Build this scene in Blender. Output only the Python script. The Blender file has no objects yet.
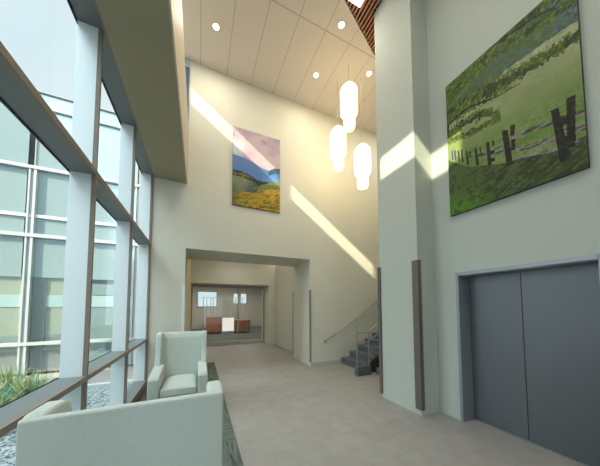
import bpy, bmesh, math, random
import numpy as np
from mathutils import Vector, Matrix
random.seed(7)
PI = math.pi
S = bpy.context.scene
C = S.collection

# ------------------------------------------------------------------ materials
def lin(c):
    return tuple(((v/255)/12.92 if v/255 <= .04045 else ((v/255+.055)/1.055)**2.4) for v in c)

def mat(name, col, rough=.6, metal=0., noise=0., scale=8., bump=0., bscale=60., spec=.5, stretch=None):
    m = bpy.data.materials.new(name); m.use_nodes = True
    nt = m.node_tree; b = nt.nodes['Principled BSDF']
    b.inputs['Roughness'].default_value = rough
    b.inputs['Metallic'].default_value = metal
    b.inputs['Specular IOR Level'].default_value = spec
    b.inputs['Base Color'].default_value = (*col, 1)
    tc = nt.nodes.new('ShaderNodeTexCoord')
    src = tc.outputs['Object']
    if stretch:
        mp = nt.nodes.new('ShaderNodeMapping'); mp.inputs['Scale'].default_value = stretch
        nt.links.new(src, mp.inputs['Vector']); src = mp.outputs[0]
    if noise:
        n = nt.nodes.new('ShaderNodeTexNoise'); n.inputs['Scale'].default_value = scale
        n.inputs['Detail'].default_value = 4
        nt.links.new(src, n.inputs['Vector'])
        r = nt.nodes.new('ShaderNodeMix'); r.data_type = 'RGBA'
        r.inputs['A'].default_value = (*[max(0, c*(1-noise)) for c in col], 1)
        r.inputs['B'].default_value = (*[min(1, c*(1+noise)) for c in col], 1)
        nt.links.new(n.outputs['Fac'], r.inputs['Factor'])
        nt.links.new(r.outputs['Result'], b.inputs['Base Color'])
    if bump:
        n2 = nt.nodes.new('ShaderNodeTexNoise'); n2.inputs['Scale'].default_value = bscale
        nt.links.new(src, n2.inputs['Vector'])
        bp = nt.nodes.new('ShaderNodeBump'); bp.inputs['Strength'].default_value = bump
        bp.inputs['Distance'].default_value = .01
        nt.links.new(n2.outputs['Fac'], bp.inputs['Height'])
        nt.links.new(bp.outputs[0], b.inputs['Normal'])
    return m

def emis(name, col, st):
    m = bpy.data.materials.new(name); m.use_nodes = True
    nt = m.node_tree; nt.nodes.clear()
    e = nt.nodes.new('ShaderNodeEmission'); e.inputs[0].default_value = (*col, 1); e.inputs[1].default_value = st
    o = nt.nodes.new('ShaderNodeOutputMaterial'); nt.links.new(e.outputs[0], o.inputs[0])
    return m

def glass(name, tint=(1, 1, 1), refl=.06, rough=.02, fres=True, rcol=(1, 1, 1)):
    m = bpy.data.materials.new(name); m.use_nodes = True
    nt = m.node_tree; nt.nodes.clear()
    t = nt.nodes.new('ShaderNodeBsdfTransparent'); t.inputs[0].default_value = (*tint, 1)
    g = nt.nodes.new('ShaderNodeBsdfGlossy'); g.inputs['Roughness'].default_value = rough
    g.inputs['Color'].default_value = (*rcol, 1)
    mx = nt.nodes.new('ShaderNodeMixShader')
    if fres:
        f = nt.nodes.new('ShaderNodeFresnel'); f.inputs[0].default_value = 1.3
        nt.links.new(f.outputs[0], mx.inputs[0])
    else:
        mx.inputs[0].default_value = refl
    nt.links.new(t.outputs[0], mx.inputs[1]); nt.links.new(g.outputs[0], mx.inputs[2])
    o = nt.nodes.new('ShaderNodeOutputMaterial'); nt.links.new(mx.outputs[0], o.inputs[0])
    return m

M = {}
M['wall'] = mat('wall_paint', (.66, .665, .59), .7, noise=.02, scale=3, bump=.05, bscale=150)
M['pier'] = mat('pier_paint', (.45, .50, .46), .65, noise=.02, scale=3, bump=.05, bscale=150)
M['bridge'] = mat('shaded_soffit_paint', (.32, .29, .19), .7, noise=.03, scale=2)  # wall paint with the underside's shade put into the colour
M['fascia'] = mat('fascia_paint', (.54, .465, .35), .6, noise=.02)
M['rail'] = mat('grey_metal', (.155, .175, .185), .45, noise=.05, scale=5)
M['cap'] = mat('bronze_cap', (.215, .18, .152), .5, noise=.06, scale=6)
M['mull'] = mat('silver_metal', (.72, .80, .84), .4, metal=.1, noise=.01, scale=4)
M['white'] = mat('white_metal', (.44, .50, .54), .4)
M['post'] = mat('bronze_guard', (.125, .11, .10), .4, noise=.05, scale=8)
M['elev'] = mat('brushed_steel_blue', (.125, .14, .16), .42, metal=.45, noise=.06, scale=3, stretch=(1, 1, .3))
M['elevframe'] = mat('frame_steel_blue', (.27, .29, .33), .4, metal=.4, noise=.04, scale=4)
M['dark'] = mat('dark_gap', (.02, .02, .02), .8)
M['fabric'] = mat('sage_fabric', (.525, .585, .55), .9, noise=.07, scale=70, bump=.15, bscale=300, stretch=(1, 1, .5))
M['leg'] = mat('dark_wood_leg', (.06, .04, .03), .4)
M['carpet_stair'] = mat('stair_carpet', (.105, .125, .15), .95, noise=.25, scale=90, bump=.3, bscale=200)
M['steel'] = mat('handrail_steel', (.45, .45, .43), .3, metal=.8)
M['shade'] = emis('pendant_glow', (1., .72, .37), 5.2)
M['down'] = emis('downlight_glow', (1., .93, .80), 9)
M['sq'] = emis('square_light_glow', (.95, .97, 1), 6)
M['cove'] = emis('cove_glow', (1, .85, .62), 5)
M['trimring'] = mat('light_trim', (.7, .66, .6), .5)
M['slat'] = mat('cherry_slat', (.44, .19, .11), .45, noise=.25, scale=6, stretch=(8, .8, 8))
M['desk'] = mat('cherry_desk', (.42, .115, .04), .35, noise=.3, scale=3, stretch=(4, 4, .6))
M['deskd'] = mat('walnut_desk', (.27, .11, .05), .35, noise=.3, scale=3, stretch=(4, 4, .6))
M['glass'] = glass('clear_glass', (.995, 1, 1), .018, fres=False)
M['store'] = glass('storefront_glass', (.93, .95, .94), .05, fres=False, rough=.05)
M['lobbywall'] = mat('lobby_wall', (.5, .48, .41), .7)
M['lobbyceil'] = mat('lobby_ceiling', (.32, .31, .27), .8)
M['lobbyfloor'] = mat('lobby_carpet', (.085, .095, .085), .95, noise=.3, scale=20)
M['yellow_lit'] = mat('yellow_lit_paint', (.66, .57, .27), .6)  # left hall wall: yellow light put into the paint colour
M['gravel'] = None
M['paving'] = mat('paving_stone', (.33, .30, .29), .85, noise=.08, scale=4)
M['curb'] = mat('pale_curb', (.58, .62, .62), .8)
M['beige'] = mat('beige_panel', (.46, .44, .35), .7, noise=.03)
M['greyp'] = mat('grey_panel', (.30, .34, .35), .6)
M['column'] = mat('grey_column', (.16, .18, .18), .6)
M['palep'] = mat('pale_panel', (.58, .65, .66), .6)
M['sunblock'] = mat('pale_render', (.84, .88, .88), .7, noise=.02)
M['fglass'] = glass('facade_glass', (.90, .96, .97), .12, fres=False, rcol=(.9, 1, 1))
M['canvas_side'] = mat('canvas_edge', (.035, .035, .03), .6)
M['hill'] = None

def ntm(name):
    m = bpy.data.materials.new(name); m.use_nodes = True
    return m, m.node_tree, m.node_tree.nodes['Principled BSDF']

def N(nt, t, **kw):
    n = nt.nodes.new(t)
    for k, v in kw.items(): setattr(n, k, v)
    return n

# floor tiles
m, nt, b = ntm('floor_tile'); M['floor'] = m
tc = N(nt, 'ShaderNodeTexCoord'); mp = N(nt, 'ShaderNodeMapping'); mp.inputs['Rotation'].default_value = (0, 0, 0)
mp.inputs['Location'].default_value = (.12, .2, 0)
nt.links.new(tc.outputs['Object'], mp.inputs[0])
br = N(nt, 'ShaderNodeTexBrick'); br.offset = .5
br.inputs['Scale'].default_value = 1
br.inputs['Brick Width'].default_value = .61; br.inputs['Row Height'].default_value = .305
br.inputs['Mortar Size'].default_value = .004; br.inputs['Mortar Smooth'].default_value = .3
br.inputs['Color1'].default_value = (.305, .294, .28, 1); br.inputs['Color2'].default_value = (.33, .317, .30, 1)
br.inputs['Mortar'].default_value = (.255, .248, .238, 1)
nt.links.new(mp.outputs[0], br.inputs[0])
no = N(nt, 'ShaderNodeTexNoise'); no.inputs['Scale'].default_value = 5; no.inputs['Detail'].default_value = 6
nt.links.new(mp.outputs[0], no.inputs['Vector'])
rm = N(nt, 'ShaderNodeMapRange'); rm.inputs['From Min'].default_value = .3; rm.inputs['From Max'].default_value = .7
rm.inputs['To Min'].default_value = .93; rm.inputs['To Max'].default_value = 1.06
nt.links.new(no.outputs['Fac'], rm.inputs[0])
mu = N(nt, 'ShaderNodeMix', data_type='RGBA', blend_type='MULTIPLY'); mu.inputs['Factor'].default_value = 1
nt.links.new(br.outputs['Color'], mu.inputs['A']); nt.links.new(rm.outputs[0], mu.inputs['B'])
nt.links.new(mu.outputs['Result'], b.inputs['Base Color']); b.inputs['Roughness'].default_value = .55

# ceiling panels with seams
m, nt, b = ntm('ceiling_panel'); M['ceil'] = m
tc = N(nt, 'ShaderNodeTexCoord'); sp = N(nt, 'ShaderNodeSeparateXYZ'); nt.links.new(tc.outputs['Object'], sp.inputs[0])
def seam(axis, off, period, w):
    a = N(nt, 'ShaderNodeMath', operation='ADD'); nt.links.new(sp.outputs[axis], a.inputs[0]); a.inputs[1].default_value = -off + 100*period + period/2
    q = N(nt, 'ShaderNodeMath', operation='MODULO'); nt.links.new(a.outputs[0], q.inputs[0]); q.inputs[1].default_value = period
    d = N(nt, 'ShaderNodeMath', operation='SUBTRACT'); nt.links.new(q.outputs[0], d.inputs[0]); d.inputs[1].default_value = period/2
    e = N(nt, 'ShaderNodeMath', operation='ABSOLUTE'); nt.links.new(d.outputs[0], e.inputs[0])
    l = N(nt, 'ShaderNodeMath', operation='LESS_THAN'); nt.links.new(e.outputs[0], l.inputs[0]); l.inputs[1].default_value = w
    return l
s1 = seam(0, .535, .606, .008); s2 = seam(1, 3.9, 3.0, .011)
mxm = N(nt, 'ShaderNodeMath', operation='MAXIMUM'); nt.links.new(s1.outputs[0], mxm.inputs[0]); nt.links.new(s2.outputs[0], mxm.inputs[1])
mi = N(nt, 'ShaderNodeMix', data_type='RGBA'); mi.inputs['A'].default_value = (.70, .645, .605, 1); mi.inputs['B'].default_value = (.46, .42, .39, 1)
nt.links.new(mxm.outputs[0], mi.inputs['Factor']); nt.links.new(mi.outputs['Result'], b.inputs['Base Color']); b.inputs['Roughness'].default_value = .7

# gravel
m, nt, b = ntm('gravel'); M['gravel'] = m
tc = N(nt, 'ShaderNodeTexCoord'); v = N(nt, 'ShaderNodeTexVoronoi'); v.inputs['Scale'].default_value = 45
nt.links.new(tc.outputs['Object'], v.inputs['Vector'])
cr = N(nt, 'ShaderNodeValToRGB')
cr.color_ramp.elements[0].color = (.05, .07, .08, 1); cr.color_ramp.elements[1].color = (.46, .54, .57, 1)
cr.color_ramp.elements[0].position = .15; cr.color_ramp.elements[1].position = .8
sc = N(nt, 'ShaderNodeSeparateColor'); nt.links.new(v.outputs['Color'], sc.inputs[0])
nt.links.new(sc.outputs[0], cr.inputs[0]); nt.links.new(cr.outputs[0], b.inputs['Base Color']); b.inputs['Roughness'].default_value = .8

# carpet with stripes
m, nt, b = ntm('striped_carpet'); M['rug'] = m
tc = N(nt, 'ShaderNodeTexCoord')
mp = N(nt, 'ShaderNodeMapping'); mp.inputs['Scale'].default_value = (1.5, 16, 1); nt.links.new(tc.outputs['Object'], mp.inputs[0])
no = N(nt, 'ShaderNodeTexNoise'); no.inputs['Scale'].default_value = 2.2; no.inputs['Detail'].default_value = 3; nt.links.new(mp.outputs[0], no.inputs['Vector'])
mp2 = N(nt, 'ShaderNodeMapping'); mp2.inputs['Scale'].default_value = (1, 1, 1); nt.links.new(tc.outputs['Object'], mp2.inputs[0])
n2 = N(nt, 'ShaderNodeTexNoise'); n2.inputs['Scale'].default_value = 90; nt.links.new(mp2.outputs[0], n2.inputs['Vector'])
ad = N(nt, 'ShaderNodeMath', operation='MULTIPLY_ADD'); nt.links.new(n2.outputs['Fac'], ad.inputs[0]); ad.inputs[1].default_value = .5; nt.links.new(no.outputs['Fac'], ad.inputs[2])
cr = N(nt, 'ShaderNodeValToRGB'); e = cr.color_ramp.elements
e[0].position = .55; e[0].color = (.022, .027, .024, 1); e[1].position = .85; e[1].color = (.14, .17, .15, 1)
x = e.new(.66); x.color = (.075, .095, .083, 1)
mp3 = N(nt, 'ShaderNodeMapping'); mp3.inputs['Scale'].default_value = (16, 1.5, 1); nt.links.new(tc.outputs['Object'], mp3.inputs[0])
n3 = N(nt, 'ShaderNodeTexNoise'); n3.inputs['Scale'].default_value = 2.2; n3.inputs['Detail'].default_value = 3; nt.links.new(mp3.outputs[0], n3.inputs['Vector'])
ck = N(nt, 'ShaderNodeTexChecker'); ck.inputs['Scale'].default_value = 2.0; nt.links.new(tc.outputs['Object'], ck.inputs['Vector'])
ad2 = N(nt, 'ShaderNodeMath', operation='MULTIPLY_ADD'); nt.links.new(n2.outputs['Fac'], ad2.inputs[0]); ad2.inputs[1].default_value = .5; nt.links.new(n3.outputs['Fac'], ad2.inputs[2])
mk = N(nt, 'ShaderNodeMix'); nt.links.new(ck.outputs['Fac'], mk.inputs['Factor']); nt.links.new(ad.outputs[0], mk.inputs['A']); nt.links.new(ad2.outputs[0], mk.inputs['B'])
nt.links.new(mk.outputs['Result'], cr.inputs[0]); nt.links.new(cr.outputs[0], b.inputs['Base Color']); b.inputs['Roughness'].default_value = .95

# glossy sky-reflecting facade pane (upper storeys)
m, nt, b = ntm('reflective_pane'); M['rpane'] = m
b.inputs['Base Color'].default_value = (.30, .405, .45, 1); b.inputs['Roughness'].default_value = .1
b.inputs['Metallic'].default_value = .3

# colour-attribute material for printed canvases
def canvas_mat(name, rough=.5):
    m, nt, b = ntm(name)
    a = N(nt, 'ShaderNodeVertexColor'); a.layer_name = 'print'
    nt.links.new(a.outputs[0], b.inputs['Base Color']); b.inputs['Roughness'].default_value = rough
    b.inputs['Specular IOR Level'].default_value = .25
    return m
# blades: green to straw along the blade
m, nt, b = ntm('grass_blade'); M['blade'] = m
a = N(nt, 'ShaderNodeVertexColor'); a.layer_name = 'tint'
nt.links.new(a.outputs[0], b.inputs['Base Color']); b.inputs['Roughness'].default_value = .6

# ------------------------------------------------------------------ mesh helpers
def link(name, bm, m, parent=None, smooth=False, bevel=0, seg=2):
    me = bpy.data.meshes.new(name); bmesh.ops.recalc_face_normals(bm, faces=bm.faces[:])
    bm.to_mesh(me); bm.free()
    if m: me.materials.append(m)
    o = bpy.data.objects.new(name, me); C.objects.link(o)
    if parent: o.parent = parent
    if smooth:
        for p in me.polygons: p.use_smooth = True
    if bevel:
        md = o.modifiers.new('bevel', 'BEVEL'); md.width = bevel; md.segments = seg; md.limit_method = 'ANGLE'; md.angle_limit = math.radians(40)
    return o

def box(bm, x0, x1, y0, y1, z0, z1):
    x0, x1 = sorted((x0, x1)); y0, y1 = sorted((y0, y1)); z0, z1 = sorted((z0, z1))
    v = [bm.verts.new(p) for p in ((x0,y0,z0),(x1,y0,z0),(x1,y1,z0),(x0,y1,z0),(x0,y0,z1),(x1,y0,z1),(x1,y1,z1),(x0,y1,z1))]
    for f in ((0,3,2,1),(4,5,6,7),(0,1,5,4),(1,2,6,5),(2,3,7,6),(3,0,4,7)): bm.faces.new([v[i] for i in f])

def B(*boxes):
    bm = bmesh.new()
    for b_ in boxes: box(bm, *b_)
    return bm

def prism_x(pts, x0, x1, bm=None):     # pts in (y,z)
    bm = bm or bmesh.new()
    a = [bm.verts.new((x0, y, z)) for y, z in pts]; b_ = [bm.verts.new((x1, y, z)) for y, z in pts]
    bm.faces.new(a); bm.faces.new(b_[::-1]); n = len(pts)
    for i in range(n): bm.faces.new((a[i], b_[i], b_[(i+1) % n], a[(i+1) % n]))
    return bm

def prism_z(pts, z0, z1, bm=None):
    bm = bm or bmesh.new()
    a = [bm.verts.new((x, y, z0)) for x, y in pts]; b_ = [bm.verts.new((x, y, z1)) for x, y in pts]
    bm.faces.new(a); bm.faces.new(b_[::-1]); n = len(pts)
    for i in range(n): bm.faces.new((a[i], b_[i], b_[(i+1) % n], a[(i+1) % n]))
    return bm

def prism_y(pts, y0, y1, bm=None):     # pts in (x,z)
    bm = bm or bmesh.new()
    a = [bm.verts.new((x, y0, z)) for x, z in pts]; b_ = [bm.verts.new((x, y1, z)) for x, z in pts]
    bm.faces.new(a); bm.faces.new(b_[::-1]); n = len(pts)
    for i in range(n): bm.faces.new((a[i], b_[i], b_[(i+1) % n], a[(i+1) % n]))
    return bm

def lathe(prof, n=32, bm=None, c=(0, 0)):
    bm = bm or bmesh.new(); rings = []
    for r, z in prof:
        if r < 1e-5: rings.append([bm.verts.new((c[0], c[1], z))])
        else: rings.append([bm.verts.new((c[0]+r*math.cos(2*PI*i/n), c[1]+r*math.sin(2*PI*i/n), z)) for i in range(n)])
    for a, b_ in zip(rings, rings[1:]):
        for i in range(n):
            j = (i+1) % n
            if len(a) == 1: bm.faces.new((a[0], b_[i], b_[j]))
            elif len(b_) == 1: bm.faces.new((a[i], a[j], b_[0]))
            else: bm.faces.new((a[i], a[j], b_[j], b_[i]))
    return bm

def tube(bm, pts, r, n=10):
    pts = [Vector(p) for p in pts]; rings = []
    for i, p in enumerate(pts):
        d = (pts[min(i+1, len(pts)-1)] - pts[max(i-1, 0)]).normalized()
        up = Vector((0, 0, 1)) if abs(d.z) < .95 else Vector((1, 0, 0))
        a = d.cross(up).normalized(); b_ = d.cross(a).normalized()
        rings.append([bm.verts.new(p + a*r*math.cos(2*PI*k/n) + b_*r*math.sin(2*PI*k/n)) for k in range(n)])
    for a, b_ in zip(rings, rings[1:]):
        for k in range(n): bm.faces.new((a[k], a[(k+1) % n], b_[(k+1) % n], b_[k]))
    bm.faces.new(rings[0]); bm.faces.new(rings[-1][::-1])
    return bm

def struct(name, bm, m, parent=None, **kw):
    o = link(name, bm, m, parent, **kw)
    if not parent: o['kind'] = 'structure'
    return o

def sempty(name, loc=(0, 0, 0)):
    o = bpy.data.objects.new(name, None); C.objects.link(o); o.location = loc; o['kind'] = 'structure'; return o

def thing(name, label, cat, loc=(0, 0, 0), rotz=0, group=None):
    o = bpy.data.objects.new(name, None); C.objects.link(o); o.location = loc; o.rotation_euler = (0, 0, rotz)
    o['label'] = label; o['category'] = cat
    if group: o['group'] = group
    return o

def tag(o, label, cat, group=None, kind=None):
    o['label'] = label; o['category'] = cat
    if group: o['group'] = group
    if kind: o['kind'] = kind
    return o

def dup(root, loc, rotz, label=None):
    r = root.copy(); C.objects.link(r); r.location = loc; r.rotation_euler = (0, 0, rotz)
    if label: r['label'] = label
    for ch in list(root.children):
        c = ch.copy(); C.objects.link(c); c.parent = r
        for g in list(ch.children):
            d = g.copy(); C.objects.link(d); d.parent = c
    return r

# ------------------------------------------------------------------ dimensions (metres; X right of the window wall, Y into the room)
XW = -.96; XO = -1.18          # inner and outer face of the window wall
YB = 5.717                     # back wall
ZC = 7.5                       # ceiling
XE = 3.5                       # elevator wall
XP = 3.105; YP0 = 2.46; YP1 = 3.28   # pier
OX0, OX1, OZ = -.293, 2.857, 2.99    # portal in the back wall
YR = -3.2                      # rear of the hall
YT = 6.98                      # back of the deep portal

# ------------------------------------------------------------------ shell
struct('floor', B((XO, 3.14, YR, 10.5, -.12, 0), (3.14, 7.2, YP1-.2, YB+.2, -.12, 0), (3.14, 3.78, YR, YP1-.2, -.12, 0)), M['floor'])
def yl(x): return 3.34 + (x-2.429)*(.543/1.263)
bm = prism_z([(XO, yl(.9)), (.9, yl(.9)), (5, yl(5)), (7.2, yl(5)), (7.2, YB+.2), (XO, YB+.2)], ZC, ZC+.015)
for q in ((XO, .9, YR, yl(.9)), (.9, 3.1, YR, 1.2), (3.1, 7.2, YR, YP1), (5, 7.2, YP1, yl(5))): box(bm, *q, ZC, ZC+.015)
struct('ceiling', bm, M['ceil'])
struct('roof_light_seal', B((XO, 7.2, YR, YB+.2, ZC+.30, ZC+.4), (XO, XO+.05, YR, YB+.2, ZC+.015, ZC+.3), (7.15, 7.2, YR, YB+.2, ZC+.015, ZC+.3), (XO, 7.2, YR, YR+.05, ZC+.015, ZC+.3), (XO, 7.2, YB+.15, YB+.2, ZC+.015, ZC+.3)), M['wall'])  # unseen cover added over the ceiling to block light leaks
bm = B((XO-.02, OX0, YB, YT, 0, ZC), (OX1, 3.137, YB, YT, 0, ZC), (3.137, 7.2, YB, YB+.25, 0, ZC), (OX0, OX1, YB, YT, OZ, ZC))
struct('wall_back', bm, M['wall'])
struct('wall_rear', B((XO, .4, YR-.2, YR, 0, ZC), (2.2, 3.8, YR-.2, YR, 0, ZC), (.4, 2.2, YR-.2, YR, 2.5, ZC)), M['wall'])
w = sempty('window_fill_rear', (0, 0, 0))  # unseen rear window, added and sized for the light it lets in
link('pane', B((.4, 2.2, YR-.1, YR-.09, 0, 2.5)), M['glass'], w)
for x in (.4, 1.275, 2.15): link('mullion', B((x, x+.05, YR-.14, YR-.06, 0, 2.5)), M['cap'], w)
# elevator wall, with the door recess cut out
DY0, DY1, DZ = .80, 2.10, 2.105
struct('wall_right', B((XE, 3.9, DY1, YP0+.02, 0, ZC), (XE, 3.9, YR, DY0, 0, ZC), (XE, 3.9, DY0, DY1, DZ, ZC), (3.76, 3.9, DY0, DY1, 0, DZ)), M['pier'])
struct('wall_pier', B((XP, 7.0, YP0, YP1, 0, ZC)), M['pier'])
struct('wall_stair', B((7.0, 7.2, YP1-.2, YB, 0, ZC)), M['wall'])
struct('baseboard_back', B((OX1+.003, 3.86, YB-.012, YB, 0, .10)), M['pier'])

# upper part of the window wall: solid above the bridge, with a clerestory slot under the ceiling
struct('wall_left', B((XO, XW, -.12, YB, 4.66, 6.94), (XO, XW, YR, -.12, 4.66, ZC)), M['wall'])
w = sempty('window_2')
for y in (1.37, 2.81, 4.25): link('mullion', B((XO, XW, y, y+.05, 6.94, ZC)), M['mull'], w)
link('pane', B((-1.08, -1.07, -.12, YB, 6.94, ZC)), M['glass'], w)

# ------------------------------------------------------------------ window wall
w = sempty('window_1')
ml = [-2.70, -1.30, .10, 1.485, 2.871, 4.257]
T = .045
for y in ml + [YB]:
    y1 = y; y0 = y-.05 if y != YB else y-.06
    if y == YB: y0, y1 = YB-.05, YB-.001
    else: y0, y1 = y-.03, y-.006
    mu_ = link('mullion', B((XO+.02, XW-.03, y0, y1, 0, 4.53)), M['mull'], w)
    link('mullion_cap', B((XW-.035, XW, y0-.002, y1+.002, 0, 4.53)), M['cap'], mu_)
for (z0, z1) in ((-.03, .14), (.952, .9965), (2.967, 3.0166)):
    r_ = link('rail', B((XO+.002, XW-.03, YR, YB, z0, z1-.001)), M['rail'], w)
    link('rail_cap', B((XW-.034, XW+.004, YR, YB, z0-.002, z1)), M['cap'], r_)
link('head_rail', B((XO+.002, XW, YR, YB, 4.515, 4.66)), M['rail'], w)
link('glazing_gasket', B((XO+.008, XO+.012, YR, YB, .9955, 1.003), (XO+.005, XO+.02, YR, YB, 4.50, 4.515), (XO+.005, XO+.02, YR, YB, 2.957, 2.967)), M['dark'], w)
zs = [(.14, .945), (1.0, 2.95), (3.02, 4.51)]
ys = [YR] + [q for q in ml if q > YR+.3] + [YB]
for y0, y1 in zip(ys, ys[1:]):
    for z0, z1 in zs:
        link('pane', B((XO+.018, XO+.024, y0+.001, y1-.031, z0, z1)), M['glass'], w)

# ------------------------------------------------------------------ bridge along the windows
br_ = thing('walkway_bridge', 'upper walkway running above the tall windows, shade-darkened soffit and tan edge face', 'walkway', (0, 0, 4.49))
def P_(bm): # shift into local z
    bmesh.ops.translate(bm, verts=bm.verts, vec=(0, 0, -4.49)); return bm
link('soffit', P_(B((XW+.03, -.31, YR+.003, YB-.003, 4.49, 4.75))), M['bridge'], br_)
link('soffit_trim', P_(B((XW+.002, XW+.03, YR+.003, YB-.003, 4.50, 4.56))), M['cap'], br_)
link('parapet', P_(B((-.31, -.291, YR+.003, YB-.003, 4.485, 5.79), (-.40, -.31, YR+.003, YB-.003, 4.75, 5.79))), M['fascia'], br_)
# narrow blue glazed light at the end of the upper walkway
w = sempty('window_3')
M['blue'] = glass('blue_glass', (.6, .72, .85), .3, fres=False, rcol=(.5, .65, .85), rough=.15)
M['bluef'] = mat('blue_grey_frame', (.42, .52, .60), .35, metal=.2)
link('pane', B((-.44, -.30, YB-.010, YB-.002, 4.8, 7.35)), M['blue'], w)
link('frame', B((-.46, -.44, YB-.015, YB, 4.76, 7.4), (-.30, -.285, YB-.015, YB, 4.76, 7.4), (-.46, -.285, YB-.018, YB, 7.3, 7.46)), M['bluef'], w)
link('head_cap', B((-.40, -.30, YB-.03, YB, 7.46, 7.49)), M['white'], w)

# ------------------------------------------------------------------ corner guards
def guard(bm, label, m, g='wall corner guards'):
    return tag(link('corner_guard', bm, m), label, 'corner guard', None)
o = guard(B((XP-.03, XP-.001, YP0-.022, YP0+.085, .09, 2.375), (XP-.001, XP+.045, YP0-.022, YP0-.001, .09, 2.375)), 'bronze guard strip on the near corner of the tall pier', M['post'])
o = guard(B((XP-.03, XP-.001, YP1-.035, YP1+.025, .07, 2.385), (XP-.001, XP+.045, YP1+.001, YP1+.025, .07, 2.385)), 'bronze guard strip on the far corner of the pier, beside the stairs', M['post'])
M['guard'] = mat('grey_guard', (.22, .22, .20), .5); M['guardw'] = mat('white_guard', (.78, .80, .84), .5)
guard(B((OX1-.012, OX1+.03, YB-.012, YB+.03, .12, 2.13)), 'grey guard strip on the right front corner of the wide doorway', M['guard'])
guard(B((OX1-.012, OX1+.02, YT-.03, YT+.008, .08, 2.14)), 'grey guard strip on the far edge of the doorway right jamb', M['guard'])
guard(B((OX0-.05, OX0+.006, YB-.012, YB, .1, 2.15)), 'pale guard strip on the left corner of the wide doorway', M['guardw'])

# ------------------------------------------------------------------ elevator
d = sempty('door_1')
link('door_frame', B((XE-.02, XE+.03, DY1-.01, DY1+.028, 0, DZ+.045), (XE-.02, XE+.03, DY0-.045, DY0+.004, 0, DZ+.045), (XE-.02, XE+.03, DY0, DY1, DZ-.004, DZ+.045),
     (XE+.03, 3.755, DY1-.012, DY1, 0, DZ), (XE+.03, 3.755, DY0, DY0+.012, 0, DZ), (XE+.03, 3.755, DY0, DY1, DZ-.012, DZ)), M['elevframe'], d)
link('door_panel', B((3.732, 3.757, 1.486, DY1-.012, .006, DZ-.012)), M['elev'], d)
link('door_panel', B((3.722, 3.757, DY0+.012, 1.474, .006, DZ-.012)), M['elev'], d)
link('door_gap', B((3.75, 3.758, 1.474, 1.486, .006, DZ-.012)), M['dark'], d)
link('sill', B((3.70, 3.731, DY0+.012, DY1-.012, .0005, .004)), M['elevframe'], d)

# ------------------------------------------------------------------ hall behind the portal
struct('wall_hall_left', B((OX0-.15, OX0, YT, 10.9, 0, 3.75)), M['yellow_lit'])
struct('wall_hall_right', B((3.137, 3.3, YT-.0, 10.9, 0, 3.75)), M['wall'])
struct('wall_hall_end', B((2.83, 3.137, 9.77, 10.9, 0, 3.75), (OX0, 2.83, 9.77, 10.9, 2.6, 3.75)), M['wall'])
struct('ceiling_hall', B((OX0-.15, 3.3, YT, 10.9, 3.75, 3.9)), M['wall'])
o = link('cove_light', B((3.02, 3.13, YT+.1, 9.7, 3.70, 3.745)), M['cove']); tag(o, 'warm ceiling slot light along the right wall of the hallway', 'light')
M['baserail'] = mat('pale_steel', (.55, .55, .54), .4, metal=.2)
w = sempty('window_5')
link('base_rail', B((OX0, 2.83, 10.45, 10.52, 0, .16)), M['baserail'], w)
link('frame', B( (OX0, 2.83, 10.46, 10.52, 2.50, 2.6), (OX0, OX0+.05, 10.46, 10.52, .16, 2.5), (2.78, 2.83, 10.46, 10.52, .16, 2.5), (1.60, 1.64, 10.47, 10.51, .16, 2.5)), M['greyp'], w)
link('pane', B((OX0+.05, 1.60, 10.485, 10.495, .16, 2.5)), M['store'], w)
link('pane', B((1.64, 2.78, 10.485, 10.495, .16, 2.5)), M['store'], w)
# lobby beyond the glass
struct('floor_lobby', B((-3, 7, 10.5, 19, -.12, 0)), M['lobbyfloor'])
struct('ceiling_lobby', B((-3, 7, 10.9, 19, 3.3, 3.45)), M['lobbyceil'])
struct('wall_lobby_back', B((-3, 7, 18.8, 19, 0, 3.3)), M['lobbywall'])
struct('wall_lobby_left', B((-3.15, -3, 10.9, 19, 0, 3.3)), M['lobbywall'])
struct('wall_lobby_right', B((7, 7.15, 10.9, 19, 0, 3.3)), M['lobbywall'])
struct('wall_lobby_front', B((-3, OX0-.15, 10.9, 11.0, 0, 3.3), (3.3, 7, 10.9, 11.0, 0, 3.3)), M['lobbywall'])
M['skywin'] = emis('far_daylight', (.70, .85, .93), 1.1)
w = sempty('window_6'); link('pane', B((-.05, 1.25, 18.76, 18.79, 1.7, 2.8)), M['skywin'], w); link('frame', B((-.1, -.05, 18.74, 18.79, 1.65, 2.85), (1.25, 1.3, 18.74, 18.79, 1.65, 2.85), (-.1, 1.3, 18.74, 18.79, 1.63, 1.7), (-.1, 1.3, 18.74, 18.79, 2.8, 2.86)), M['greyp'], w)
w = sempty('window_7'); link('pane', B((2.55, 3.55, 18.76, 18.79, 1.95, 2.7)), M['skywin'], w); link('frame', B((2.5, 2.55, 18.74, 18.79, 1.9, 2.75), (3.55, 3.6, 18.74, 18.79, 1.9, 2.75), (2.9, 3.1, 18.70, 18.79, 1.95, 2.75)), M['greyp'], w)
t = thing('reception_desk', 'cherry wood reception desk beyond the glass, left of the lit white panel', 'desk', (.9, 15.2, 0))
link('body', B((-.45, .42, -.2, .5, .1, .98)), M['desk'], t, bevel=.01); link('worktop', B((-.5, .45, -.25, .55, .98, 1.03)), M['deskd'], t, bevel=.008); link('plinth', B((-.4, .4, -.15, .45, 0, .1)), M['dark'], t)
t = thing('reception_desk', 'curved dark wood reception desk beyond the glass, right of the lit white panel', 'desk', (2.5, 15.2, 0))
arc = [(-.52 + 1.12*i/14, -.25 - .22*math.sin(PI*i/14)) for i in range(15)]
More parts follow.
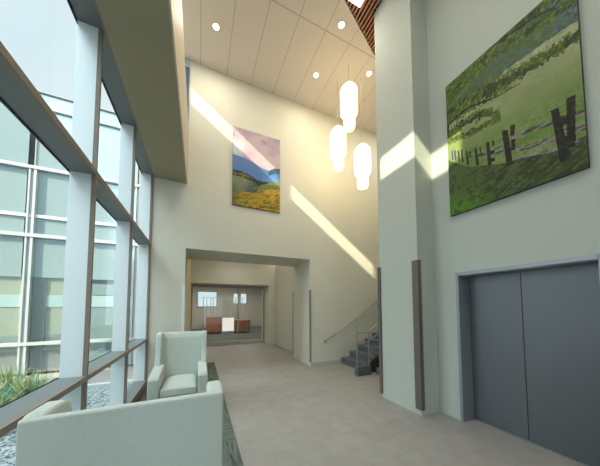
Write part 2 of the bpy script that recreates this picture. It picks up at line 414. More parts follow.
link('body', prism_z(arc + [(.6, .4), (-.52, .4)], .08, .76), M['deskd'], t); link('worktop', prism_z([(a*1.05, b_*1.08) for a, b_ in arc] + [(.63, .45), (-.55, .45)], .76, .81), M['desk'], t); link('plinth', prism_z([(a*.9, b_*.85) for a, b_ in arc] + [(.5, .35), (-.45, .35)], 0, .08), M['dark'], t)
M['lit'] = emis('lit_panel', (1., .91, .84), 1.0)
t = thing('lit_panel', 'glowing white upright panel between the two reception desks', 'light', (1.65, 14.75, 0))
link('face', B((-.30, .38, -.06, -.04, .17, .98)), M['lit'], t); link('casing', B((-.32, .40, -.04, .06, 0, 1.0)), M['greyp'], t)
t = thing('slatted_screen', 'grey slatted screen standing behind the reception desks in the lobby', 'screen', (1.7, 17.2, 0))
link('header', B((-1.5, 1.5, -.02, .02, 2.3, 2.33)), M['greyp'], t)
for i in range(13):
    x = -1.4 + i*.22 + random.uniform(-.05, .05); link('slat', B((x, x+.05, -.03, .03, 0, 2.3)), M['greyp'], t)
for x, y in ((.3, 13.), (2.6, 13.), (.3, 16.5), (2.6, 16.5), (5, 15), (-2, 15)):  # unseen ceiling lamps added to light the lobby
    o = link('unseen_light', lathe([(0, 3.285), (.09, 3.285), (.09, 3.3), (0, 3.3)], 20, c=(x, y)), M['down']); tag(o, 'unseen recessed light added to light the lobby beyond the glass', 'light', 'added lobby lights')
    L = bpy.data.lights.new('lobby_fill_lamp', 'AREA'); L.shape = 'DISK'; L.size = .16; L.energy = 42; L.color = (1, .93, .82)
    lo = bpy.data.objects.new('lobby_fill_lamp', L); C.objects.link(lo); lo.location = (x, y, 3.28); lo.parent = o

for x, y in ((1.3, 7.7), (1.3, 8.6)):  # unseen lamps added to brighten the hallway behind the portal
    o = link('unseen_light', lathe([(0, 3.735), (.07, 3.735), (.07, 3.75), (0, 3.75)], 20, c=(x, y)), M['down']); tag(o, 'unseen recessed light added to brighten the hallway behind the wide doorway', 'light', 'added hallway lights')
    L = bpy.data.lights.new('hallway_fill_lamp', 'AREA'); L.shape = 'DISK'; L.size = .14; L.energy = 9; L.color = (1, .93, .82)
    lo = bpy.data.objects.new('hallway_fill_lamp', L); C.objects.link(lo); lo.location = (x, y, 3.72); lo.parent = o

# ------------------------------------------------------------------ stairs
def stair(name, label, x0, y0, y1, n, rise=.165, run=.292):
    t = thing(name, label, 'stairs', (x0, 0, 0))
    pts = [(0, 0)]
    for i in range(n):
        link('step', prism_y([(i*run-.02, i*rise+rise-.03), (i*run-.02, (i+1)*rise), ((i+1)*run, (i+1)*rise), ((i+1)*run, i*rise*0 + max(0, i*rise-.12)), (i*run, max(0, i*rise-.12)), (i*run, i*rise+rise-.03)], y0, y1), M['carpet_stair'], t, bevel=.008)
    return t
st = stair('staircase', 'blue-grey carpeted stairs climbing right along the back wall', 3.87, 4.60, YB-.015, 10)
M['stringer'] = mat('dark_stringer', (.07, .06, .06), .5)
link('stringer', prism_y([(-.02, 0), (-.02, .2), (2.92, 1.86), (2.92, 1.55), (.35, 0)], 4.565, 4.598), M['stringer'], st)
link('starting_block', B((-.40, -.01, 4.42, 4.56, 0, .22)), M['carpet_stair'], st, bevel=.01)
st2 = stair('staircase', 'lower carpeted steps beside the railing, mostly hidden by the pier', 4.0, 3.35, 4.40, 6)
h = thing('handrail', 'steel handrail fixed to the back wall above the stairs', 'handrail', (3.33, YB-.07, .72))
link('rail', tube(bmesh.new(), [(-.02, .0, -.09), (-.02, 0, -.02), (0, 0, 0), (3.2, 0, 1.83)], .023), M['steel'], h, smooth=True)
for x in (.25, 1.05, 2.1, 3.0):
    bm = tube(bmesh.new(), [(x, 0, x*.572-.005), (x, 0, x*.572-.06), (x, .068, x*.572-.07)], .013)
    link('bracket', bm, M['steel'], h)
g = thing('stair_railing', 'steel railing with post and glass infill on the open side of the stairs', 'railing', (3.51, 4.50, .22))
link('post', tube(bmesh.new(), [(0, 0, 0), (0, 0, 1.0)], .017), M['steel'], g)
link('post', tube(bmesh.new(), [(.36, 0, 0), (.36, 0, .82)], .014), M['steel'], g)
link('top_rail', tube(bmesh.new(), [(0, 0, .80), (.34, 0, .80), (.38, 0, .82), (3.2, 0, 2.44)], .019), M['steel'], g)
link('lower_rail', tube(bmesh.new(), [(0, 0, .56), (.34, 0, .56), (.38, 0, .58), (3.2, 0, 2.2)], .016), M['steel'], g)
link('glass_infill', prism_y([(.02, .04), (.36, .04), (3.1, 1.62), (3.1, 2.12), (.38, .54), (.02, .52)], -.005, .005), M['glass'], g)

# ------------------------------------------------------------------ ceiling things
t = thing('wood_slat_panel', 'cherry wood slatted ceiling panel with a slanted edge beside the pier', 'ceiling panel', (0, 0, ZC))
link('backing', prism_z([(.91, 1.21), (3.09, 1.21), (3.09, YP1+.01), (4.99, YP1+.01), (4.99, yl(4.99)-.01), (.91, yl(.91)-.01)], .14, .17), M['dark'], t)
x = .92
while x < 4.95:
    link('slat', B((x, x+.032, 1.21 if x < 3.05 else YP1+.01, yl(x)-.004, -.002, .028)), M['slat'], t); x += .075
o = link('square_light', B((2.50, 2.765, 3.03, 3.30, ZC-.014, ZC-.003)), M['sq']); tag(o, 'square white ceiling light set among the cherry slats', 'light')
dls = [(.219, 4.77, 'round downlight in the ceiling nearest the walkway'), (2.597, 3.678, 'round downlight beside the slanted wood slat panel'), (2.598, 4.803, 'round downlight left of the pendant cords'), (3.798, 4.23, 'round downlight next to the tall pier, right of the pendant cords'),
       (1.0, 2.3, None), (1.0, -.2, None), (2.2, -.2, None), (2.2, -2.2, None), (.3, -2.2, None), (1.4, .9, None), (5.4, 4.4, None)]  # entries without a label are unseen downlights added for lighting
for i, (x, y, lb) in enumerate(dls):
    z = ZC
    t = thing('recessed_downlight', lb or 'unseen ceiling downlight added to light the room, out of the frame', 'light', (x, y, z), 0, None if lb else 'unseen downlights')
    link('lens', lathe([(0, -.006), (.06, -.006), (.06, 0), (0, 0)], 24), M['down'], t); link('trim_ring', lathe([(.06, -.009), (.072, -.009), (.075, 0), (.06, 0), (.06, -.009)], 24), M['trimring'], t)
    L = bpy.data.lights.new('downlight_lamp', 'AREA'); L.shape = 'DISK'; L.size = .115; L.energy = {2.597: 12, 2.598: 17, 3.798: 16}.get(x, 28) if lb else (30 if y > 1 else 15); L.color = (1, .88, .70) if y > 3 else (1, .95, .86)
    lo = bpy.data.objects.new('downlight_lamp', L); C.objects.link(lo); lo.location = (0, 0, -.02); lo.parent = t

def pendant(x, y, ztop, label):
    t = thing('pendant_lamp', label, 'pendant lamp', (x, y, ztop), 0, None)
    prof = [(0, 0), (.08, 0), (.12, -.015), (.195, -.12), (.203, -.16), (.203, -.68), (.198, -.71), (.14, -.78), (.136, -.82), (.136, -1.03), (.12, -1.075), (.085, -1.09), (0, -1.09)]
    link('lamp_shade', lathe(prof, 36), M['shade'], t, smooth=True)
    link('cord', tube(bmesh.new(), [(0, 0, 0), (0, 0, ZC-ztop)], .006, 6), M['steel'], t)
    link('canopy', lathe([(0, ZC-ztop-.01), (.03, ZC-ztop-.01), (.033, ZC-ztop), (0, ZC-ztop)], 20), M['ceil'], t)
    return t
pendant(3.20, 4.27, 6.97, 'glowing white pendant lamp, topmost of the three')
pendant(3.20, 4.75, 6.25, 'glowing white pendant lamp, left of the two lower ones')
pendant(3.71, 4.43, 5.72, 'glowing white pendant lamp hanging lowest, nearest the pier')

# ------------------------------------------------------------------ printed canvases
def vnoise(u, v, seed, fu, fv, octv=4):
    rng = np.random.default_rng(seed); out = np.zeros_like(u); amp = 1; tot = 0
    for o_ in range(octv):
        g_ = rng.random((256, 256)); x = u*fu + 11.3*o_; y = v*fv + 7.7*o_
        xi = np.floor(x).astype(int); yi = np.floor(y).astype(int); fx = x-xi; fy = y-yi
        fx = fx*fx*(3-2*fx); fy = fy*fy*(3-2*fy)
        a = g_[xi % 256, yi % 256]; b_ = g_[(xi+1) % 256, yi % 256]; c = g_[xi % 256, (yi+1) % 256]; d_ = g_[(xi+1) % 256, (yi+1) % 256]
        out += amp*((a*(1-fx)+b_*fx)*(1-fy) + (c*(1-fx)+d_*fx)*fy); tot += amp; amp *= .55; fu *= 2; fv *= 2
    return out/tot
def ip(u, pts):
    return np.interp(u, [p[0] for p in pts], [p[1] for p in pts])
def sm(x, a, b_):
    t = np.clip((x-a)/(b_-a), 0, 1); return t*t*(3-2*t)
def mixc(c, col, k):
    col = np.array(col, float)
    if col.ndim == 1: col = col[None, :]
    return c*(1-k[:, None]) + col*k[:, None]
def inpoly(u, v, poly):
    r = np.zeros(u.shape, bool); n = len(poly)
    for i in range(n):
        x0, y0 = poly[i]; x1, y1 = poly[(i+1) % n]
        if y0 == y1: continue
        c = ((y0 > v) != (y1 > v)) & (u < (x1-x0)*(v-y0)/(y1-y0)+x0); r ^= c
    return r
def seg(u, v, pts, w0, w1):
    m_ = np.zeros(u.shape); n = len(pts)-1
    for i in range(n):
        (ax, ay), (bx, by) = pts[i], pts[i+1]; asp = 1.54
        dx, dy = bx-ax, (by-ay)*asp; L2 = dx*dx+dy*dy
        t = np.clip(((u-ax)*dx+(v-ay)*asp*dy)/L2, 0, 1)
        d_ = np.hypot(u-ax-t*dx, (v-ay)*asp-t*dy); w_ = w0+(w1-w0)*(i+t)/n
        m_ = np.maximum(m_, (d_ < w_)*1.)
    return m_

def paint_hills(u, v):
    n1 = vnoise(u, v, 1, 3, 6); n2 = vnoise(u, v, 2, 14, 30); n3 = vnoise(u+v*.4, v-u*.25, 3, 10, 50)
    c = np.zeros((u.size, 3))+np.array([178, 160, 178.])
    c = mixc(c, (196, 178, 190), sm(n1, .4, .65)); c = mixc(c, (130, 125, 165), sm(vnoise(u, v, 9, 3, 8), .5, .75)*sm(v, .7, .95)*.8)
    c = mixc(c, (200, 208, 222), sm(.35-u, 0, .3)*sm(v, .55, .7)*(1-sm(v, .75, .9)))
    far = ip(u, [(0, .64), (.224, .628), (.403, .60), (.6, .55), (.75, .535), (.87, .585), (1, .60)])
    k = (v < far)*1.; c = mixc(c, (95, 125, 180), k); c = mixc(c, (80, 125, 190), k*(1-sm(v, .42, .58))); c = mixc(c, (110, 160, 215), k*sm(u+n1*.4, .7, 1.1)*(1-sm(v, .4, .52)))
    c = mixc(c, (45, 80, 105), ((v < far) & (u > .74) & (v > far-.07))*.8)
    tr = ip(u, [(0, .445), (.107, .45), (.294, .43), (.45, .39), (.582, .362), (.8, .385), (1, .40)]) + .035*(n2-.5)+.02*(vnoise(u, v*0, 5, 40, 1)-.5)
    c = mixc(c, (38, 62, 42), (v < tr)*1.)
    c = mixc(c, (150, 110, 80), ((v < tr-.02) & (u < .4) & (n2 > .5))*.8)
    lh = ip(u, [(0, .375), (.228, .364), (.451, .335), (.63, .255), (1, .1)]); k = (v < lh)*1.
    c = mixc(c, (118, 128, 104), k); c = mixc(c, (72, 80, 78), k*sm(u+(.36-v)*1.2, .25, .6)); c = mixc(c, (135, 140, 90), k*sm(n3, .5, .7)*.6); c = mixc(c, (90, 110, 55), k*(1-sm(u, 0, .2))*(1-sm(v, .2, .33)))
    rh = ip(u, [(0, 0), (.5, .24), (.561, .315), (.801, .382), (1, .40)]); k = ((v < rh) & (u > .5))*1.
    c = mixc(c, (110, 125, 70), k); c = mixc(c, (205, 165, 70), k*sm(v, .33, .38)); c = mixc(c, (125, 150, 110), k*sm(n2, .5, .7)*.5)
    gd = ip(u, [(0, .14), (.192, .181), (.453, .2), (.635, .255), (1, .325)]); k = (v < gd)*1.
    c = mixc(c, (172, 140, 48), k); c = mixc(c, (205, 165, 60), k*sm(u, .4, .9)*sm(v, .1, .25)); c = mixc(c, (105, 110, 35), k*sm(n3, .48, .62)*.8); c = mixc(c, (95, 75, 35), k*sm(n2, .55, .72)*(1-sm(v, .0, .12))); c = mixc(c, (80, 85, 40), k*(1-sm(u, .0, .25))*.6)
    return c

def paint_fence(u, v):
    n1 = vnoise(u, v, 21, 4, 6); n2 = vnoise(u, v, 22, 18, 28); n3 = vnoise(u, v, 23, 60, 80, 2); n4 = vnoise(u+v, v-.3*u, 24, 12, 70)
    c = np.zeros((u.size, 3))+np.array([150, 168, 102.])
    c = mixc(c, (178, 186, 134), sm(n1, .35, .6)*sm(v, .42, .7)); c = mixc(c, (110, 150, 58), (1-sm(v, .30, .5))*sm(n1, .35, .6)); c = mixc(c, (125, 158, 72), sm(.62-v, 0, .25)*.6)
    fl = ip(u, [(0, .74), (.47, .765), (.7, .768), (1, .745)])+.02*(n2-.5); k = (v > fl)*1.
    c = mixc(c, (92, 122, 112), k); c = mixc(c, (60, 92, 96), k*sm(n2, .45, .6)); c = mixc(c, (128, 152, 148), k*sm(n2, .56, .72)*.9); c = mixc(c, (85, 120, 60), k*sm(n1, .5, .62)*.7)
    def leaves(c, d_, w_, dens, dark=.5):
        k = ((np.clip(1-np.abs(d_)/w_, 0, 1)+1.5*(n3-.5)+.8*(n2-.5) > dens) & (np.abs(d_) < w_*(1+.5*(n2-.4))))*1.
        c = mixc(c, (72, 108, 22), k); c = mixc(c, (118, 142, 40), k*sm(n3, .5, .7)); return mixc(c, (32, 52, 14), k*sm(.5-n2, .0, .12)*dark*1.4)
    mid = ip(u, [(0, .76), (.3, .745), (.5, .71), (.75, .685), (1, .665)])
    c = leaves(c, v-mid, ip(u, [(0, .10), (.35, .09), (.6, .055), (1, .045)]), .25)
    tl = ip(u, [(0, .93), (.3, .98), (1, .985)]); c = leaves(c, v-tl, ip(u, [(0, .16), (.2, .08), (1, .06)]), .3)
    c = leaves(c, v-ip(u, [(0, .88), (.5, .93), (.75, .89), (1, .87)]), ip(u, [(0, .03), (.6, .05), (1, .045)]), .35)
    lo_ = ip(u, [(0, .62), (.236, .62), (.383, .594), (.494, .52)]); c = leaves(c, np.where(u < .5, v-lo_, 9), .055, .4)
    l2 = ip(u, [(0, .57), (.112, .549), (.325, .515), (.5, .509)]); c = leaves(c, np.where(u < .5, v-l2, 9), .035, .45)
    for p_, a, b_ in (([(0, .60), (.016, .694), (.131, .712), (.252, .711), (.331, .685), (.477, .65), (.648, .63)], .013, .004), ([(.131, .712), (.10, .64), (.2, .60)], .006, .003), ([(.4, 1.0), (.6, .975), (.775, .944), (.876, .911), (.93, .93), (1., .95)], .007, .006), ([(.584, .70), (.756, .665), (.84, .67), (.995, .65)], .004, .002)):
        c = mixc(c, (28, 28, 18), seg(u, v, p_, a, b_))
    gr = ip(u, [(0, .43), (.04, .40), (.219, .293), (.475, .215), (.748, .165), (1, .125)]); k = (v < gr)*1.
    c = mixc(c, (86, 112, 50), k); c = mixc(c, (62, 66, 42), k*sm(n4, .46, .6)*sm(u, .1, .5)); c = mixc(c, (105, 108, 78), k*sm(n3, .58, .72)*sm(v-gr, -.12, -.02)*.8)
    c = mixc(c, (90, 150, 30), k*sm(.55-u, 0, .4)*sm(.22-v, 0, .2)); c = mixc(c, (50, 72, 25), k*sm(n2, .52, .68)*.7)
    rc = (146, 146, 134)
    for p_, a, b_ in (([(.315, .345), (.413, .30), (.54, .27), (.596, .262)], .012, .016), ([(.413, .33), (.535, .305)], .009, .012), ([(.545, .345), (.596, .331), (.70, .327), (.834, .305)], .014, .024), ([(.882, .30), (1.01, .268)], .017, .02),
                      ([(.545, .265), (.591, .259), (.72, .225), (.846, .207)], .016, .026), ([(.904, .22), (1.01, .202)], .03, .03), ([(.55, .21), (.7, .185), (.85, .15), (1., .14)], .012, .02), ([(.10, .41), (.19, .375), (.28, .345), (.38, .31)], .006, .010)):
        k = seg(u, v, p_, a, b_); c = mixc(c, rc, k); c = mixc(c, (70, 72, 62), k*sm(vnoise(u, v, 31, 10, 90), .5, .6))
    pc_ = (34, 36, 30)
    for po in ([(.828, .369), (.872, .365), (.915, .083), (.862, .07)], [(.915, .387), (.963, .382), (.945, .123), (.903, .13)], [(.504, .414), (.549, .399), (.575, .175), (.528, .18)], [(.567, .415), (.604, .409), (.594, .345), (.566, .35)],
               [(.567, .33), (.60, .32), (.594, .255), (.566, .261)], [(.87, .30), (.95, .29), (.95, .25), (.88, .26)], [(.88, .20), (.95, .19), (.95, .15), (.88, .15)],
               [(.372, .399), (.401, .39), (.412, .233), (.383, .238)], [(.424, .386), (.442, .378), (.441, .346), (.426, .35)], [(.405, .33), (.44, .32), (.44, .30), (.405, .30)], [(.405, .28), (.44, .27), (.44, .25), (.405, .25)],
               [(.269, .403), (.291, .397), (.307, .274), (.28, .277)], [(.315, .39), (.33, .385), (.33, .35), (.317, .355)], [(.187, .42), (.203, .417), (.215, .309), (.195, .313)], [(.22, .40), (.235, .40), (.235, .37), (.22, .37)],
               [(.138, .449), (.153, .442), (.161, .351), (.145, .358)], [(.105, .455), (.12, .45), (.125, .37), (.11, .375)]):
        k = inpoly(u, v, po)*1.; c = mixc(c, pc_, k); c = mixc(c, (66, 68, 56), k*sm(n3, .52, .66)*.6)
    for po in ([(.07, .477), (.085, .468), (.09, .395), (.071, .401)], [(.04, .48), (.055, .48), (.058, .41), (.043, .41)]):
            c = mixc(c, (60, 66, 120), inpoly(u, v, po)*1.)
    g_ = c.mean(1, keepdims=True); c = g_ + (c-g_)*.82
    n5 = vnoise(u, v, 41, 120, 180, 2)[:, None]
    md = ((v > .42) & (v < .70))[:, None]*.7; return c*(.86+(.34*(n5-.5)+.2*(n2[:, None]-.5))*(1-md))

def canvas(name, label, W, Hh, D, origin, uax, fn, nu, nv):
    t = thing(name, label, 'picture', origin)
    uu, vv = np.meshgrid((np.arange(nu)+0.)/(nu-1), (np.arange(nv)+0.)/(nv-1)); u = uu.ravel(); v = vv.ravel()
    col = np.clip(fn(u, v), 0, 255)/255; col = np.where(col <= .04045, col/12.92, ((col+.055)/1.055)**2.4)
    ux = np.array(uax[0]); nx = np.array(uax[1])
    co = u[:, None]*W*ux[None] + v[:, None]*Hh*np.array([[0, 0, 1.]]) + nx[None]*D
    me = bpy.data.meshes.new('print'); idx = np.arange(nu*nv).reshape(nv, nu)
    f = np.stack([idx[:-1, :-1], idx[:-1, 1:], idx[1:, 1:], idx[1:, :-1]], -1).reshape(-1, 4)
    me.from_pydata(co.tolist(), [], f.tolist()); a = me.color_attributes.new('print', 'FLOAT_COLOR', 'POINT')
    a.data.foreach_set('color', np.concatenate([col, np.ones((len(col), 1))], 1).astype(np.float32).ravel())
    me.materials.append(canvas_mat(name+'_print')); o = bpy.data.objects.new('print', me); C.objects.link(o); o.parent = t
    bm = bmesh.new()
    c8 = []
    for dd in (0.0, D-.001):
        for a_, b_ in ((0, 0), (1, 0), (1, 1), (0, 1)):
            p = ux*W*a_ + np.array([0, 0, Hh*b_]) + nx*dd; c8.append(bm.verts.new(p.tolist()))
    for q in ((0,1,2,3),(4,5,6,7),(0,1,5,4),(1,2,6,5),(2,3,7,6),(3,0,4,7)): bm.faces.new([c8[i] for i in q])
    link('stretcher_canvas', bm, M['canvas_side'], t)
    return t
canvas('canvas_print', 'tall canvas of golden rolling hills and blue mountains on the far wall', 1.238, 2.018, .035, (.7048, YB-.003, 4.1772), ((1, 0, 0), (0, -1, 0)), paint_hills, 240, 390)
canvas('canvas_print', 'large canvas of a rail fence in a green meadow above the elevator', 1.336, 2.055, .045, (XE-.003, 2.1518, 3.0123), ((0, -1, 0), (-1, 0, 0)), paint_fence, 340, 520)

# ------------------------------------------------------------------ carpet
o = link('carpet_strip', prism_z([(XW, YR), (.46, YR), (.46, 7.35), (OX0, 7.35), (OX0, YB-.03), (XW, YB-.03)], 0, .006), M['rug']); tag(o, 'grey-green striped carpet running under the armchairs toward the doorway', 'carpet')

# ------------------------------------------------------------------ armchairs (local: back at y=0, facing +y)
def armchair(label, loc, rotz):
    t = thing('armchair', label, 'armchair', loc, rotz, None)
    W = .394
    link('backrest', prism_x([(-.006, .16), (-.006, 1.186), (.004, 1.193), (.03, 1.19), (.06, 1.16), (.09, 1.10), (.19, .46), (.19, .16)], -W+.006, W-.006), M['fabric'], t, bevel=.006)
    for s in (-1, 1):
        x0, x1 = (-W, -W+.082) if s < 0 else (W-.082, W)
        wing = [(.0, .14), (.0, 1.17), (.012, 1.195), (.05, 1.203), (.18, 1.2), (.225, 1.18), (.25, 1.14), (.275, 1.0), (.31, .86), (.36, .74), (.40, .66), (.40, .14)]
        link('wing', prism_x(wing, x0, x1), M['fabric'], t, bevel=.02, seg=4)
        x0, x1 = (-W-.004, -W+.138) if s < 0 else (W-.138, W+.004)
        arm = [(.2, .14), (.2, .62), (.30, .69), (.42, .68), (.80, .635), (.86, .62), (.885, .585), (.885, .14)]
        link('armrest', prism_x(arm, x0, x1), M['fabric'], t, bevel=.022, seg=4)
    link('seat_base', B((-W+.14, W-.14, .15, .855, .14, .33)), M['fabric'], t, bevel=.012)
    bm = bmesh.new(); nx_, ny_ = 12, 12; g_ = []
    for k, zz in ((0, .33), (1, .47)):
        for j in range(ny_+1):
            for i in range(nx_+1):
                a = i/nx_*2-1; b_ = j/ny_*2-1; e_ = (1-a**6)*(1-b_**6)
                g_.append(bm.verts.new((a*(W-.15), .52+b_*.35, zz + (0 if k == 0 else -.035*(1-e_) + .03*(1-a*a)*(1-b_*b_)))))
    st_ = (nx_+1)*(ny_+1)
    def gi(k, i, j): return g_[k*st_+j*(nx_+1)+i]
    for j in range(ny_):
        for i in range(nx_):
            for k in (0, 1): bm.faces.new((gi(k, i, j), gi(k, i+1, j), gi(k, i+1, j+1), gi(k, i, j+1)))
    for i in range(nx_):
        for j in (0, ny_): bm.faces.new((gi(0, i, j), gi(0, i+1, j), gi(1, i+1, j), gi(1, i, j)))
    for j in range(ny_):
        for i in (0, nx_): bm.faces.new((gi(0, i, j), gi(0, i, j+1), gi(1, i, j+1), gi(1, i, j)))
    link('seat_cushion', bm, M['fabric'], t, bevel=.015, seg=3)
    for sx in (-1, 1):
        for yy in (.05, .83):
            bm = bmesh.new(); a = [bm.verts.new((sx*(W-.06)+dx*.018, yy+dy*.018, 0)) for dx, dy in ((-1,-1),(1,-1),(1,1),(-1,1))]; b_ = [bm.verts.new((sx*(W-.06)+dx*.028, yy+dy*.028, .15)) for dx, dy in ((-1,-1),(1,-1),(1,1),(-1,1))]
            bm.faces.new(a); bm.faces.new(b_)
            for i in range(4): bm.faces.new((a[i], a[(i+1) % 4], b_[(i+1) % 4], b_[i]))
            link('leg', bm, M['leg'], t)
    return t
c1 = armchair('sage fabric wing armchair in the foreground, seen from behind', (-.26, 1.305, .006), 0)
c2 = dup(c1, (-.247, 4.76, .006), PI, 'sage fabric wing armchair by the far end of the windows, facing the camera')

# ------------------------------------------------------------------ outside
struct('ground_paving', B((-30, XO-.02, -20, 24, -.20, -.06)), M['paving'])
o = link('gravel_bed', B((-3.3, XO-.03, -4, 6.1, -.06, -.01)), M['gravel']); tag(o, 'bed of pale grey gravel outside under the windows', 'gravel', kind='stuff')
o = link('curb', B((-3.42, -3.302, -4, 6.22, -.06, .05)), M['curb']); tag(o, 'pale concrete curb along the courtyard side of the gravel bed', 'curb')
o = link('curb', B((-3.30, XO-.03, 6.102, 6.22, -.06, .05)), M['curb']); tag(o, 'pale concrete curb across the far end of the gravel bed', 'curb')

# glazed wing across the courtyard
f = thing('office_wing', 'glass-walled office wing with white mullions across the courtyard', 'building', (0, 8, 0))
FX0, FX1 = -14, XO-.03
def FB(*b_): return B(*b_)
for x0, x1 in ((-14, -11.4), (-11.3, -8.95), (-8.85, -6.5), (-6.4, -4.1), (-3.95, -1.75), (-1.65, FX1)):
    link('upper_pane', FB((x0, x1, .05, .06, 3.5, 7.34)), M['rpane'], f); link('middle_pane', FB((x0, x1, .05, .06, 2.42, 3.45)), M['rpane'], f)
    link('lower_pane', FB((x0, x1, .05, .06, .1, 2.42)), M['fglass'], f)
for x in (-11.35, -8.9, -6.45, -3.96, -1.70):
    link('mullion', FB((x-.075, x-.042, -.03, .08, 0, 5.2), (x+.02, x+.07, -.03, .08, 0, 5.2), (x-.042, x+.02, .03, .06, 0, 5.2)), M['white'], f)
    link('mullion', FB((x-.012, x+.012, .03, .08, 5.3, 7.34)), M['greyp'], f)
for z0, z1 in ((.70, .78), (3.44, 3.53), (5.22, 5.30)): link('rail', FB((FX0, FX1, -.045, .04, z0, z1)), M['white'], f)
link('rail', FB((FX0, FX1, -.0, .04, 3.96, 4.04)), M['palep'], f)  # faint reflection in the glass, built as a pale strip
link('rail', FB((FX0, FX1, -.01, .04, 6.89, 6.92)), M['greyp'], f)
link('parapet_coping', FB((FX0, FX1, -.0, .4, 7.33, 7.355)), M['greyp'], f)
link('mirrored_band', FB((FX0, -3.0, .11, .2, 1.96, 2.42)), M['beige'], f); link('mirrored_band', FB((-3.0, FX1, .11, .2, 1.99, 2.30)), M['greyp'], f)  # bands stand in for the opposite building mirrored in the lower glass
link('white_band', FB((FX0, FX1, .10, .2, 1.66, 1.97)), M['palep'], f)
link('mirrored_wall', FB((FX0, -3.0, .12, .2, .95, 1.66)), M['beige'], f); link('mirrored_wall', FB((-3.0, FX1, .12, .2, 0, 1.66)), M['greyp'], f)
link('mirrored_stripe', FB((FX0, -3.0, .12, .22, .83, .95)), M['greyp'], f); link('inner_sill', FB((FX0, -3.0, .12, .2, .0, .83)), M['paving'], f)
link('inner_ledge', FB((FX0, -3.0, .09, .12, .55, .62)), M['beige'], f)
link('column', FB((-3.86, -3.64, .075, .12, 0, 2.42)), M['column'], f)
link('body', FB((FX0, FX1, .7, 1.0, 0, 7.3), (FX0, FX1, .06, .7, 2.42, 2.5)), M['greyp'], f)
# unseen block added beside the courtyard to keep low sun off the lower glazing
t = thing('sun_block', 'plain unseen block added left of the courtyard to shade the lower windows, out of the frame', 'building', (-8, 0, 0))
link('body', B((-6, 0, -11, 2.7, -.06, 11.2)), M['sunblock'], t)
link('parapet_coping', B((-6.05, .05, -11.05, 2.75, 11.2, 11.3)), M['white'], t)


# ornamental grass clumps
def clump(x, y, h, n, label):
    bm = bmesh.new(); lay = bm.loops.layers.float_color.new('tint')
    rnd = random.Random(int(x*100+y*31))
    for i in range(n):
        a = rnd.uniform(0, 2*PI); lean = rnd.uniform(.05, .62); hh = h*rnd.uniform(.55, 1.05); w0 = rnd.uniform(.008, .016)
        rx, ry = rnd.gauss(0, .07), rnd.gauss(0, .07); d_ = Vector((math.cos(a), math.sin(a), 0)); s_ = Vector((-math.sin(a), math.cos(a), 0))
        tone = rnd.random(); tip = rnd.random() < .35
        prev = None; K = 6
        for k in range(K+1):
            q = k/K; p = Vector((rx, ry, 0)) + d_*(lean*h*q**1.8) + Vector((0, 0, hh*(q-.32*q*q*lean)))
            ww = w0*(1-q*.85) * (1.9 if (tip and q > .6) else 1)
            cur = (bm.verts.new(p-s_*ww), bm.verts.new(p+s_*ww))
            if prev:
                f_ = bm.faces.new((prev[0], prev[1], cur[1], cur[0]))
                base = (.10+.10*tone, .28+.17*tone, .19+.09*tone)
                col = (.62, .62, .30) if (tip and q > .6) else base
                for l in f_.loops: l[lay] = (*col, 1)
            prev = cur
    me = bpy.data.meshes.new('ornamental_grass'); bm.to_mesh(me); bm.free(); me.materials.append(M['blade'])
    o = bpy.data.objects.new('ornamental_grass', me); C.objects.link(o); o.location = (x, y, -.0098)
    tag(o, label, 'plant', 'ornamental grasses outside the window'); return o
clump(-2.42, 5.15, .66, 230, 'ornamental grass clump outside, farthest right of the planting')
clump(-2.90, 5.55, .74, 230, 'ornamental grass clump outside, behind the rightmost one and farthest from the glass')
clump(-2.62, 4.60, .66, 230, 'ornamental grass clump outside at the left edge of the view, nearest the camera')

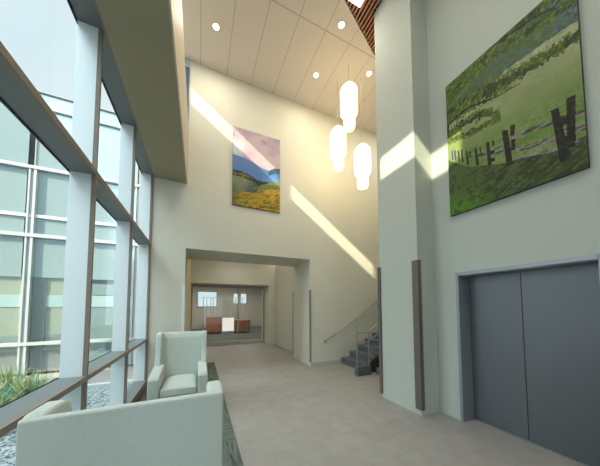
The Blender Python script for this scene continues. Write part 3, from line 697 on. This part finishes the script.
# ------------------------------------------------------------------ light
W_ = bpy.data.worlds.new('sky'); S.world = W_; W_.use_nodes = True; nt = W_.node_tree; bg = nt.nodes['Background']
tc = N(nt, 'ShaderNodeTexCoord'); sp = N(nt, 'ShaderNodeSeparateXYZ'); nt.links.new(tc.outputs['Generated'], sp.inputs[0])
cr = N(nt, 'ShaderNodeValToRGB'); e = cr.color_ramp.elements
e[0].position = 0; e[0].color = (.80, .88, .90, 1); e[1].position = 1; e[1].color = (.70, .88, .94, 1)
x = e.new(.35); x.color = (.72, .88, .93, 1)
nt.links.new(sp.outputs[2], cr.inputs[0])
no = N(nt, 'ShaderNodeTexNoise'); no.inputs['Scale'].default_value = 2.2; no.inputs['Detail'].default_value = 5; nt.links.new(tc.outputs['Generated'], no.inputs['Vector'])
rm = N(nt, 'ShaderNodeMapRange'); rm.inputs['From Min'].default_value = .45; rm.inputs['From Max'].default_value = .7; nt.links.new(no.outputs['Fac'], rm.inputs[0])
rm.inputs['To Max'].default_value = .5
mi = N(nt, 'ShaderNodeMix', data_type='RGBA'); nt.links.new(rm.outputs[0], mi.inputs['Factor']); nt.links.new(cr.outputs[0], mi.inputs['A']); mi.inputs['B'].default_value = (.92, .95, .96, 1)
dt = N(nt, 'ShaderNodeVectorMath', operation='DOT_PRODUCT'); nt.links.new(tc.outputs['Generated'], dt.inputs[0]); sd = Vector((-1, -.45, .71)).normalized(); dt.inputs[1].default_value = sd
gl = N(nt, 'ShaderNodeMapRange', interpolation_type='SMOOTHSTEP'); gl.inputs['From Min'].default_value = .40; gl.inputs['From Max'].default_value = .95; gl.inputs['To Min'].default_value = 1; gl.inputs['To Max'].default_value = 5.9
nt.links.new(dt.outputs['Value'], gl.inputs[0])      # the sky brightens towards the sun
nt.links.new(mi.outputs['Result'], bg.inputs[0]); nt.links.new(gl.outputs[0], bg.inputs[1])

L = bpy.data.lights.new('sun', 'SUN'); L.energy = 10; L.color = (1, .87, .60); L.angle = math.radians(.8)
so = bpy.data.objects.new('sun', L); C.objects.link(so); so.location = (-20, -8, 20)
so.rotation_euler = Vector((1, .45, -.71)).to_track_quat('-Z', 'Y').to_euler()

# ------------------------------------------------------------------ camera
cam = bpy.data.cameras.new('camera'); co_ = bpy.data.objects.new('camera', cam); C.objects.link(co_); S.camera = co_
cam.sensor_width = 36; cam.sensor_fit = 'HORIZONTAL'; cam.lens = 227.19/600*36; cam.shift_y = (294.89-233)/600; cam.clip_start = .02; cam.clip_end = 200
R = Matrix.Rotation(-.4194, 4, 'Z') @ Matrix.Rotation(PI/2+.0524, 4, 'X') @ Matrix.Rotation(-.0021, 4, 'Z')
co_.matrix_world = Matrix.Translation((0, 0, 1.65)) @ R
S.view_settings.view_transform = 'Standard'; S.view_settings.look = 'None'; S.view_settings.gamma = 1; S.view_settings.exposure = 0
S.view_settings.use_curve_mapping = False
